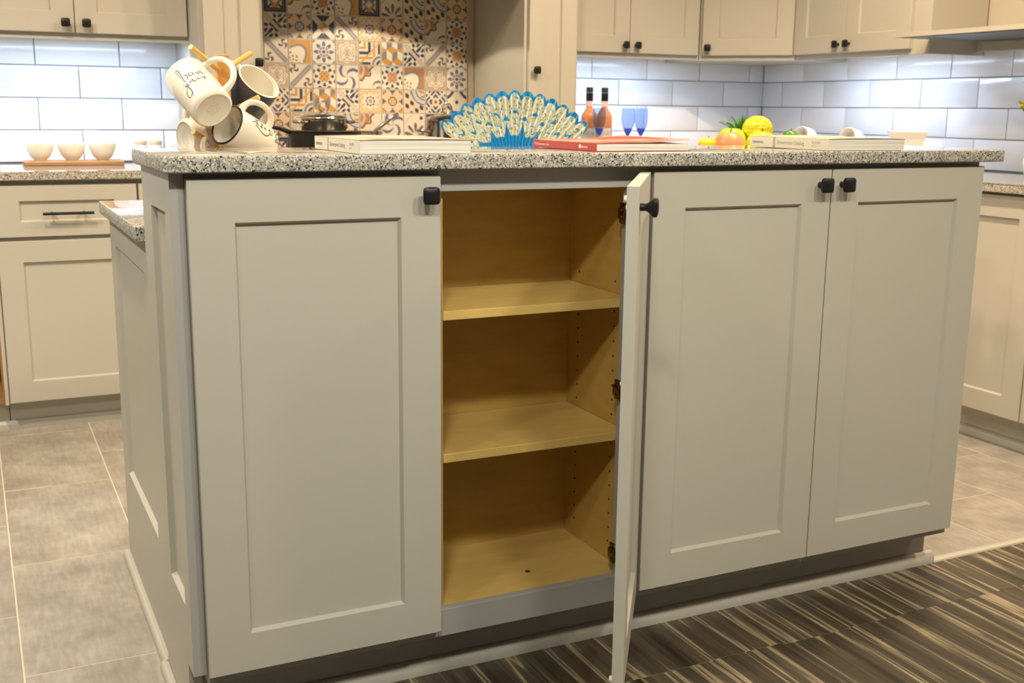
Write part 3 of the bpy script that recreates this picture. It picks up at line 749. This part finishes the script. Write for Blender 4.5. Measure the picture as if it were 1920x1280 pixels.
flute(2.250, 2.545, 'blue champagne flute standing in front of the wine bottles')
flute(2.372, 2.50, 'blue champagne flute in the pair, the one nearer the bottles')
flute(2.438, 2.495, 'blue champagne flute in the pair, the one nearer the fruit')

# cups on a riser and a white dish on the right worktop
rs = empty('cup_riser', (3.12, 2.05, WT), label='low white riser under the two tipped cups', cat='stand')
MB().box(-.16, .16, -.36, .36, .070, .082, .003, 2).build('top', WHITEC, rs)
for x in (-.14, .14):
    for y in (-.33, .33): MB().box(x-.012, x+.012, y-.012, y+.012, 0, .070, .002).build('leg', WHITEC, rs)
def frame_mat(base, Z, X):
    Z = Vector(Z).normalized(); X = Vector(X); X = (X-X.dot(Z)*Z).normalized(); Y = Z.cross(X)
    return Matrix(((X.x, Y.x, Z.x, base[0]), (X.y, Y.y, Z.y, base[1]), (X.z, Y.z, Z.z, base[2]), (0, 0, 0, 1)))
def mug_parts(p, r, h, out, inn, rimmat=None, taper=.97, hs=1.0, wall=.0036):
    MB().lathe([(r*taper*.80, .0022), (r*taper*.86, 0), (r*taper*.97, .003), (r*taper, .010), (r, h*.6), (r, h-.0015), (r-.001, h), (r-wall+.0005, h+.0002)], 48, cap1=False).build('body', out, p, smooth=50)
    MB().lathe([(r-wall+.0005, h+.0002), (r-wall, h-.002), (r*taper-wall, .014), (r*taper-wall-.008, .007), (.002, .006)], 48, cap0=False).build('inside', inn, p, smooth=50)
    if rimmat: MB().lathe([(r+.0003, h-.0010), (r+.0005, h-.0002), (r-.001, h+.0010), (r-wall-.0003, h+.0001), (r-wall-.0001, h-.0012)], 48, cap0=False, cap1=False).build('rim', rimmat, p, smooth=60)
    zc = h*.52; pts = []
    for i in range(17):
        a = R(-90+180*i/16)
        pts.append((r-.004+.040*hs*max(0, math.cos(a))**.75, 0, zc+h*.36*math.sin(a)))
    MB().tube(pts, [.0062 if 1 < i < 15 else .0075 for i in range(17)], 12).build('handle', out if out is not NAVY else CREAM, p, smooth=60)
for bc, lb in (((3.130, 2.165, 1.032), 'white cup tipped on its side, the one nearer the fruit'), ((3.130, 1.865, 1.032), 'white cup tipped on its side, the one nearer the square dish')):
    Zv = Vector((-.92, -.34, .14)).normalized()
    M = frame_mat(Vector(bc), Zv, (.1, -.9, -.2))
    p = empty('cup', mat=M, label=lb, cat='cup', group='white tipped cups'); mug_parts(p, .037, .085, WHITEC, WHITEC)
ds = empty('square_dish', (3.115, 1.56, WT), rz=R(-40), label='tall flared white square dish at the right of the catalogs', cat='dish')
def sq(r, ry, z): return [(-r, -ry, z), (r, -ry, z), (r, ry, z), (-r, ry, z)]
MB().rings([sq(.040, .045, 0), sq(.048, .052, .06), sq(.062, .064, .125), sq(.072, .072, .150), sq(.073, .073, .157), sq(.067, .067, .155), sq(.057, .057, .125), sq(.036, .036, .02)]).build('body', WHITEC, ds)
# flower vase at the right picture edge
fv = empty('flower_vase', (3.16, .966, WT), label='vase of yellow flowers just inside the right picture edge', cat='vase')
MB().lathe([(.035, 0), (.04, .004), (.05, .06), (.035, .13), (.03, .15), (.027, .15), (.03, .12), (.03, .02), (.002, .015)], 28).build('vessel', WHITEC, fv, smooth=50)
YEL = mat('yellow_petal', (.80,.52,.05), .6); LEAF = mat('leaf_green', (.25,.32,.02), .5)
rnd = random.Random(5)
for i in range(6):
    a = i*1.05+2.6; x, y, z = .055*math.cos(a), .06*math.sin(a), .25+.04*(i % 3)
    st = MB().tube([(0, 0, .1), (x*.4, y*.4, .18), (x, y, z)], .002, 6).build('stem', LEAF, fv)
    m = MB()
    for k in range(8):
        b_ = k*PI/4; c_, s_ = math.cos(b_), math.sin(b_)
        m.rings([[(x+.004*c_-.004*s_, y+.004*s_+.004*c_, z), (x+.004*c_+.004*s_, y+.004*s_-.004*c_, z), (x+.004*c_, y+.004*s_, z+.002)], [(x+.028*c_-.008*s_, y+.028*s_+.008*c_, z+.01), (x+.028*c_+.008*s_, y+.028*s_-.008*c_, z+.01), (x+.028*c_, y+.028*s_, z+.013)]])
    m.build('blossom', YEL, st)
for i, (x, y, z) in enumerate(((-.062, .035, .265), (.05, -.05, .22), (-.05, -.06, .2))):
    MB().rings([[(0, 0, .14), (.001, .001, .14), (0, .001, .141)], [(x*.8-.015, y*.8+.015, z-.01), (x*.8+.015, y*.8-.015, z-.01), (x*.8, y*.8, z)], [(x*1.25, y*1.25, z+.01), (x*1.25+.001, y*1.25, z+.01), (x*1.25, y*1.25, z+.012)]]).build('leaf', LEAF, fv)

# ================================================================== things on the lower island worktop
IT = .9142
# --- mug rack
mr = empty('mug_rack', (.181, .56, IT), label='wooden mug rack post with pegs on the lower island worktop', cat='rack')
ps = [MB().lathe([(.075, IT), (.08, IT+.003), (.08, IT+.014), (.074, IT+.018)], 40, c=(.181, .56, 0)).build('base', BAMBOO, smooth=40),
      MB().box(.168, .194, .547, .573, IT+.018, 1.246, .0015).build('post', BAMBOO)]
for tip, bs in (((.105, .49, 1.257), (.176, .556, 1.212)), ((.255, .62, 1.254), (.186, .564, 1.216)), ((.241, .50, 1.160), (.186, .556, 1.126)), ((.102, .49, 1.089), (.176, .556, 1.045)), ((.13, .645, 1.17), (.178, .565, 1.13)), ((.25, .63, 1.09), (.186, .565, 1.045))):
    ps.append(MB().tube([bs, tip], .0056, 12).build('peg', BAMBOO_L, smooth=40))
adopt(mr, ps)
def stroke_ribbon(m, pts, width, r, a0, lift=.0003):
    """polyline (u, v) in metres on the outside of a cylinder of radius r"""
    # resample with catmull rom
    P = [Vector(p) for p in pts]; Q = []
    for i in range(len(P)-1):
        p0, p1, p2, p3 = P[max(i-1, 0)], P[i], P[i+1], P[min(i+2, len(P)-1)]
        for k in range(5):
            t = k/5; Q.append(.5*((2*p1)+(p2-p0)*t+(2*p0-5*p1+4*p2-p3)*t*t+(3*p1-p0-3*p2+p3)*t**3))
    Q.append(P[-1]); n = len(Q)
    def on(u, v): a = a0+u/r; return ((r+lift)*math.cos(a), (r+lift)*math.sin(a), v)
    prev = None
    for i in range(n):
        t = (Q[min(i+1, n-1)]-Q[max(i-1, 0)])
        if t.length < 1e-9: continue
        t.normalize(); nn = Vector((-t.y, t.x))
        # pen pressure: strokes going down are heavier
        wd = width*(1.35 if t.y < -.3 else .8)
        cur = (m.bm.verts.new(on(*(Q[i]+nn*wd/2))), m.bm.verts.new(on(*(Q[i]-nn*wd/2))))
        if prev: m.bm.faces.new((prev[0], prev[1], cur[1], cur[0]))
        prev = cur
def crop_uv(pts, v0=.062):
    k = 1/12.8/870
    return [(((x-700)*.74-(y-700)*.67)*k, v0-((x-700)*.67+(y-700)*.74)*k/.89) for x, y in pts]
def dashes(m, r, z0, rows, rnd, y=None):
    for k in range(rows):
        hw = r*(.55-.10*abs(k-rows/2)+.06*(k % 2)); x = -hw
        while x < hw-.004:
            wl = rnd.uniform(.002, .005); zz = .012-k*.0046
            m.poly([(x, zz, 0), (x+wl, zz, 0), (x+wl, zz+.0009, 0), (x, zz+.0009, 0)]); x += wl+rnd.uniform(.0008, .004)
mg = empty('mug', mat=frame_mat((.136, .442, 1.133), (-.294, .782, .549), (.721, -.196, .665)), label='cream mug lettered bon jour hanging base forward at the upper left', cat='mug', group='mugs on the rack')
mug_parts(mg, .0450, .122, CREAM, CREAM, hs=1.12)
m = MB()
for s_ in ([(560,640),(480,560),(400,485),(385,445),(420,430),(470,470),(540,560),(600,650),(672,735)], [(600,650),(600,590),(640,560),(690,570),(715,620),(700,665),(665,675),(650,640)],
           [(790,480),(740,480),(710,515),(740,560),(790,560),(805,520),(790,480),(805,505),(880,430)], [(880,430),(920,480),(938,450),(900,395),(940,385),(1010,440)],
           [(670,830),(720,835),(790,880),(850,940),(875,1010),(850,1070),(810,1095),(750,1060),(725,990),(730,920),(760,880)],
           [(770,730),(720,750),(715,790),(760,815),(800,800),(800,760),(770,730),(800,735),(830,660)], [(830,660),(850,690),(890,715),(920,690),(920,630),(940,620),(985,615)], [(985,615),(1030,560),(1015,540),(1080,495),(1060,540),(1095,600)], [(622,792),(634,802)]):
    stroke_ribbon(m, crop_uv(s_), .0014, .0450, -PI/2)
m.build('lettering', INK, mg)
m = MB()
for i in range(14):
    t = i/14; stroke_ribbon(m, crop_uv([(850+340*t, 870-250*t), (850+340*(t+.045), 870-250*(t+.045))]), .0011, .0450, -PI/2)
m.build('small_lettering', INKG, mg)
m = MB(); dashes(m, .03, 0, 6, random.Random(2)); m.xf(Matrix.Translation((0, 0, .0019)) @ Matrix.Rotation(PI, 4, 'X') @ Matrix.Rotation(PI, 4, 'Z')).build('base_stamp', STAMP, mg)
mg = empty('mug', mat=frame_mat((.223, .640, 1.125), (.394, -.598, .698), (-.576, .432, .694)), label='charcoal mug with a cream inside hanging at the upper right', cat='mug', group='mugs on the rack')
mug_parts(mg, .0490, .100, NAVY, CREAM, rimmat=CREAM, hs=.95)
mg = empty('mug', mat=frame_mat((.258, .529, 1.055), (-.792, -.429, .434), (.502, -.054, .863)), label='cream mug with a black rim and pear drawing hanging lowest right', cat='mug', group='mugs on the rack')
mug_parts(mg, .0435, .112, CREAM, CREAM, rimmat=INK, hs=.85)
m = MB(); PA = -R(62)
def pear(pts): stroke_ribbon(m, [(a*.001, b*.001) for a, b in pts], .0012, .0437, PA)
pear([(14, 86), (16, 78), (20, 73)]); pear([(8, 74), (14, 72), (22, 73), (28, 71), (27, 66), (20, 68), (12, 66), (8, 70), (8, 74)]); pear([(9, 68), (20, 70), (27, 68)])
pear([(8, 68), (3, 58), (0, 46), (4, 36), (12, 32), (18, 34), (23, 31), (31, 35), (34, 46), (31, 58), (27, 67)])
for cx, cy in ((14, 58), (22, 55), (16, 47)):
    for k in range(3): pear([(cx-3, cy-2*k), (cx, cy-2*k+1), (cx+3, cy-2*k)])
pear([(12, 33), (9, 27), (14, 24)]); pear([(18, 34), (20, 27), (15, 23)])
m.build('drawing', INK, mg)
def text_mesh(s, size):
    cu = bpy.data.curves.new('t', 'FONT'); cu.body = s; cu.size = size; cu.resolution_u = 2
    o = bpy.data.objects.new('t', cu); COL.objects.link(o); bpy.context.view_layer.update()
    me = bpy.data.meshes.new_from_object(o.evaluated_get(bpy.context.evaluated_depsgraph_get()))
    bpy.data.objects.remove(o); return me
me = text_mesh('POT', .017)
for v in me.vertices:
    u, vv = v.co.x-.002, v.co.y+.004; a = PA+u/.0437
    v.co = (.0441*math.cos(a), .0441*math.sin(a), vv)
me.materials.append(INK); link(bpy.data.objects.new('lettering', me), mg)
mg = empty('mug', mat=frame_mat((.103, .592, 1.073), (.930, .350, .09), (-.126, .188, .974)), label='cream mug lying with a grey stamped base toward the bowls', cat='mug', group='mugs on the rack')
TAUPE = mat('taupe_glaze', (.36,.31,.25), .3)
mug_parts(mg, .0420, .086, CREAM, CREAM, hs=.85)
MB().lathe([(.0426, .030), (.0426, .084)], 48, cap0=False, cap1=False).build('glaze_band', TAUPE, mg, smooth=60)
m = MB(); dashes(m, .034, 0, 5, random.Random(9)); m.xf(Matrix.Translation((0, 0, .0019)) @ Matrix.Rotation(PI, 4, 'X')).build('base_stamp', STAMP, mg)
mg = empty('mug', mat=frame_mat((.160, .520, .985), (-.5, -.84, .2), (-.1, .15, 1)), label='taupe mug mostly hidden at the bottom of the rack', cat='mug', group='mugs on the rack')
mug_parts(mg, .0440, .100, TAUPE, CREAM, rimmat=CREAM)
# --- folding fan
FA = (.886, .60, .945)
fan = empty('folding_fan', (FA[0], FA[1], IT), label='open blue folding fan covered with cream and yellow sequins', cat='fan')
def fan_leaf():
    NA, NR = 300, 70; half = R(50.5); r0, r1 = .075, .240; rnd = np.random.RandomState(4)
    SCAL = 13
    vs, fs, cols = [], [], []
    noise = np.kron(rnd.rand(NA//2, NR//2), np.ones((2, 2)))
    for i in range(NA+1):
        t = i/NA; a = (t-.5)*2*half
        pl = abs(((t*26) % 1)-.5)*2            # pleats
        sc = abs(math.sin(t*SCAL*PI))**.7
        for j in range(NR+1):
            q = j/NR; r = r0+(r1-.012+.014*sc-r0)*q
            d = (pl-.5)*.008*(.3+.7*q)
            vs.append((r*math.sin(a), d, r*math.cos(a)))
    lob = 7
    for i in range(NA):
        t = (i+.5)/NA; sc = abs(math.sin(t*SCAL*PI))**.7
        l = abs(math.sin((t*lob)*PI))
        rin = .36+.20*(1-l)**2.0*(1-.6*abs(2*t-1))
        for j in range(NR):
            q = (j+.5)/NR
            fs.append((i*(NR+1)+j, (i+1)*(NR+1)+j, (i+1)*(NR+1)+j+1, i*(NR+1)+j+1))
            edge = q > .945-.03*(1-sc)+.02*math.sin(t*41)
            hole = (.52 < q < .74) and (math.sin(t*lob*2*PI+1.2)*math.sin(q*34) > .62)
            if q < rin or edge or hole: cc = (.008, .28, .62)
            else:
                z = noise[i, j]
                cc = (.76, .76, .62) if z < .44 else (.80, .70, .20) if z < .60 else (.48, .62, .56) if z < .78 else (.12, .25, .30) if z < .90 else (.85, .84, .76)
            cols.append((*cc, 1))
    me = bpy.data.meshes.new('leaf'); me.from_pydata(vs, [], fs)
    at = me.attributes.new('print', 'FLOAT_COLOR', 'FACE'); at.data.foreach_set('color', np.array(cols, np.float32).ravel())
    me.materials.append(vcol('fan_cloth', .55)); return me
lf = link(bpy.data.objects.new('leaf', fan_leaf()), fan); lf.location = (0, 0, FA[2]-IT); lf.rotation_euler = (R(-4), 0, R(-22))
so = lf.modifiers.new('thick', 'SOLIDIFY'); so.thickness = .0008
FB = mat('fan_stick_blue', (.008, .28, .62), .4)
for k in range(14):
    a = R(-49+98*k/13)
    MB().prism([(-.0035, -.02), (.0035, -.02), (.0045, .09), (-.0045, .09)], -.0006+(k-7)*.0007, .0006+(k-7)*.0007, 'y').xf(Matrix.Rotation(a, 4, 'Y')).build('stick', FB, lf)
MB().tube([(0, -.008, 0), (0, .008, 0)], .003, 10).build('rivet', NICKEL, lf)
MB().box(-.05, .05, -.02, .03, 0, .012, .002).box(-.012, .012, .012, .018, .012, .05, .001).build('stand', FB, fan)
# --- fruit
BC = (1.705, .775)
fb = empty('fruit_bowl', (BC[0], BC[1], IT), label='footed white fruit bowl on the lower island worktop', cat='bowl')
MB().lathe([(.05, 0), (.055, .004), (.03, .02), (.04, .03), (.12, .05), (.160, .092), (.156, .093), (.11, .058), (.002, .040)], 40).build('body', WHITEC, fb, smooth=50)
def fruit(name, c, r, col, label, squash=.92, dimple=True, bump=0, rough=.4, cat=None):
    f = empty(name, c, label=label, cat=cat or name, group=None); n, mm = 28, 18; rr = []
    rnd = random.Random(int(c[0]*1000)); bmps = [(rnd.uniform(0, 6.28), rnd.uniform(.2, 2.9)) for _ in range(90)]
    for j in range(1, mm):
        ph_ = PI*j/mm; ring = []
        for i in range(n):
            a = 2*PI*i/n; q = 1+(-.16*math.exp(-((ph_)/.35)**2) - .10*math.exp(-((PI-ph_)/.35)**2) if dimple else 0)
            ring.append((r*q*math.sin(ph_)*math.cos(a), r*q*math.sin(ph_)*math.sin(a), r*squash*q*math.cos(ph_)))
        rr.append(ring)
    mt = mat(name+'_skin', col[0], rough); t = NT(mt)
    no = t.n('ShaderNodeTexNoise', Vector=t.coord((1,1,1)), Scale=18., Detail=3.)
    t.color(t.ramp(no.outputs[0], [(.35, col[0]), (.65, col[1])]))
    if bump:
        vo = t.n('ShaderNodeTexVoronoi', Vector=t.coord(), Scale=95.); t.bump(vo.outputs['Distance'], 1.0, .006)
        t.b.inputs['Normal'].links[0].from_node.invert = True
    MB().rings(rr).build('flesh', mt, f, smooth=80)
    MB().tube([(0, 0, r*squash*.78), (.003, 0, r*squash*1.12)], .0018, 6).build('stem', mat('stalk', (.12,.07,.02), .7), f)
    return f
fruit('peach', (1.656, .775, 1.045), .0455, ((.70,.22,.08), (.70,.29,.12)), 'orange pink peach at the front of the fruit', cat='fruit', squash=.95)
fruit('apple', (1.729, .868, 1.057), .044, ((.28,.55,.02), (.36,.60,.03)), 'bright green apple behind the peach', rough=.2, cat='fruit')
fruit('citron', (1.808, .848, 1.088), .0455, ((.75,.62,.01), (.68,.55,.01)), 'bumpy yellow citron on top of the fruit', dimple=False, bump=1, rough=.35, cat='fruit')
fruit('apple', (1.768, .775, 1.050), .043, ((.42,.62,.01), (.55,.64,.01)), 'yellow green apple beside the peach, nearest the right catalog', rough=.2, cat='fruit')
lm_ = fruit('lemon', (1.597, .800, 1.048), .024, ((.80,.48,.005), (.82,.52,.01)), 'yellow lemon at the left of the fruit', dimple=False, cat='fruit'); lm_.scale = (1.25, .95, .9)
gf = fruit('lime', (1.795, .680, 1.070), .024, ((.03,.16,.01), (.10,.28,.02)), 'dark green striped lime right of the yellow citron', cat='fruit', rough=.25)
pn = empty('pineapple', (1.832, .952, IT), label='pineapple with a green leaf crown behind the fruit bowl', cat='pineapple')
pm = mat('pineapple_skin', (.45,.28,.04), .6); t = NT(pm); vo = t.n('ShaderNodeTexVoronoi', Vector=t.coord(), Scale=60.); t.bump(vo.outputs['Distance'], 1., .005)
MB().lathe([(.025, 0), (.038, .02), (.044, .07), (.038, .13), (.022, .155), (.01, .16)], 28).build('flesh', pm, pn, smooth=60)
GL = mat('crown_green', (.05,.22,.02), .45); NT(GL).color(NT(GL).ramp(NT(GL).rand(), [(0, (.03,.15,.015)), (1, (.12,.34,.04))]))
rnd = random.Random(12)
for k in range(190):
    a = rnd.uniform(0, 2*PI); ln = rnd.uniform(.04, .082); tilt = rnd.uniform(.0, .85); wd = rnd.uniform(.0026, .0042)
    dx, dy = math.cos(a)*math.sin(tilt), math.sin(a)*math.sin(tilt); dz = math.cos(tilt); tx, ty = -math.sin(a), math.cos(a)
    z0 = .150; pts = []
    rr = []
    for s_, ww in ((0, .7), (.4, 1), (.75, .6), (1, .05)):
        x, y, z = dx*ln*s_*(1+.25*s_), dy*ln*s_*(1+.25*s_), z0+dz*ln*s_-.012*s_*s_
        rr.append([(x-tx*wd*ww, y-ty*wd*ww, z), (x+dx*.001, y+dy*.001, z-.0012), (x+tx*wd*ww, y+ty*wd*ww, z), (x, y, z+.0008)])
    MB().rings(rr).build('leaf', GL, pn)

# ================================================================== catalogs on the bar top
PAGE = mat('page_edges', (.72,.69,.60), .8); t = NT(PAGE)
wv = t.n('ShaderNodeTexNoise', Vector=t.coord((3, 3, 900)), Scale=1., Detail=2.); t.color(t.ramp(wv.outputs[0], [(.35, (.60,.57,.49)), (.6, (.80,.77,.68))]))
def book(name, corner, dspine, dpage, ls, lp, h, cover, label, lift=0):
    """corner: front corner where the spine meets the page edge; dspine: direction of the spine away from it; dpage: direction of the fore edge"""
    S = Vector((*dspine, 0)).normalized(); P = Vector((*dpage, 0)); P = (P-P.dot(S)*S).normalized()
    M = Matrix(((P.x, S.x, 0, corner[0]), (P.y, S.y, 0, corner[1]), (0, 0, 1, BAR+.0005), (0, 0, 0, 1)))
    b = empty(name, mat=M, label=label, cat='book', group='books on the bar top')
    # local: x along page edge from spine (0..lp), y along spine (0..ls)
    MB().box(.002, lp-.002, .0015, ls-.0015, .0012, h-.0012).build('pages', PAGE, b)
    MB().box(0, .0018, 0, ls, 0, h, .0006).build('spine', cover, b)
    MB().box(.0005, lp, 0, ls, 0, .0010).build('back_cover', cover, b)
    m = MB(); n = 14; rr = []
    for i in range(n+1):
        x = lp*i/n; z = h-.0010+lift*max(0, (i/n-.45)/.55)**2+.0016*math.sin(PI*i/n)
        rr.append([(x, 0, z), (x, ls, z), (x, ls, z+.0010), (x, 0, z+.0010)])
    m.rings(rr).build('front_cover', COVERTOP[name] if name in COVERTOP else cover, b)
    return b
def spine_text(b, s, size, y_start, z, mt, name='spine_text'):
    """runs along the spine from its far end toward the near corner, read from outside (-x side)"""
    me = text_mesh(s, size)
    for v in me.vertices:
        tx, ty = v.co.x, v.co.y; v.co = (-.0003, y_start-tx, z+ty)
    me.materials.append(mt); o = link(bpy.data.objects.new(name, me), b); return o
IVORY = mat('ivory_cover', (.66,.62,.50), .35); RED = mat('red_cover', (.42,.035,.012), .35)
COVP = mat('photo_cover', (.5,.4,.3), .4, spec=.3); t = NT(COVP); no = t.n('ShaderNodeTexNoise', Vector=t.coord((9,9,9)), Scale=1., Detail=3.); t.color(t.ramp(no.outputs[0], [(.35, (.30,.18,.10)), (.5, (.62,.54,.42)), (.65, (.45,.36,.26))]))
COVR = mat('red_photo_cover', (.5,.2,.12), .5, spec=.25); t = NT(COVR); no = t.n('ShaderNodeTexNoise', Vector=t.coord((7,7,7)), Scale=1., Detail=2.); t.color(t.ramp(no.outputs[0], [(.4, (.45,.06,.03)), (.6, (.55,.30,.22))]))
COVERTOP = {'showroom_catalog': COVP, 'specification_guide': COVR}
GREYB = mat('grey_band', (.36,.33,.27), .5)
def dress(b, ls, h):
    spine_text(b, 'resources', .0105, ls*.965, h*.36, INK); spine_text(b, 'Showroom Catalog', .0120, ls*.635, h*.36, INKG)
    spine_text(b, '2019-2020', .0065, ls*.20, h*.55, INKG); spine_text(b, 'vol. 1', .0065, ls*.20, h*.28, INKG)
    MB().box(-.0003, .0, ls*.66, ls*.685, .0005, h-.0005).build('band', GREYB, b)
b1 = book('showroom_catalog', (.293, -.006), (0.00, 1), (1, .12), .275, .213, .0245, IVORY, 'ivory showroom catalog at the left, in front of the pans'); dress(b1, .275, .0245)
b3 = book('showroom_catalog', (1.329, -.010), (.02, 1), (1, .17), .275, .213, .0245, IVORY, 'ivory showroom catalog at the right, in front of the fruit'); dress(b3, .275, .0245)
b2 = book('specification_guide', (.785, .030), (.01, 1), (1, .07), .278, .216, .0160, RED, 'red specification guide with a lifted cover in front of the blue fan', lift=.008)
WHT = mat('white_ink', (.85,.80,.72), .6)
spine_text(b2, 'TKCB Specification Guide', .0066, .270, .0055, WHT); spine_text(b2, 'Bravery', .0085, .060, .0052, WHT)
m = MB().lathe([(.004, 0), (.004, .0003)], 14).xf(Matrix.Translation((-.0003, .066, .0082)) @ Matrix.Rotation(PI/2, 4, 'Y')); m.build('emblem', WHT, b2)
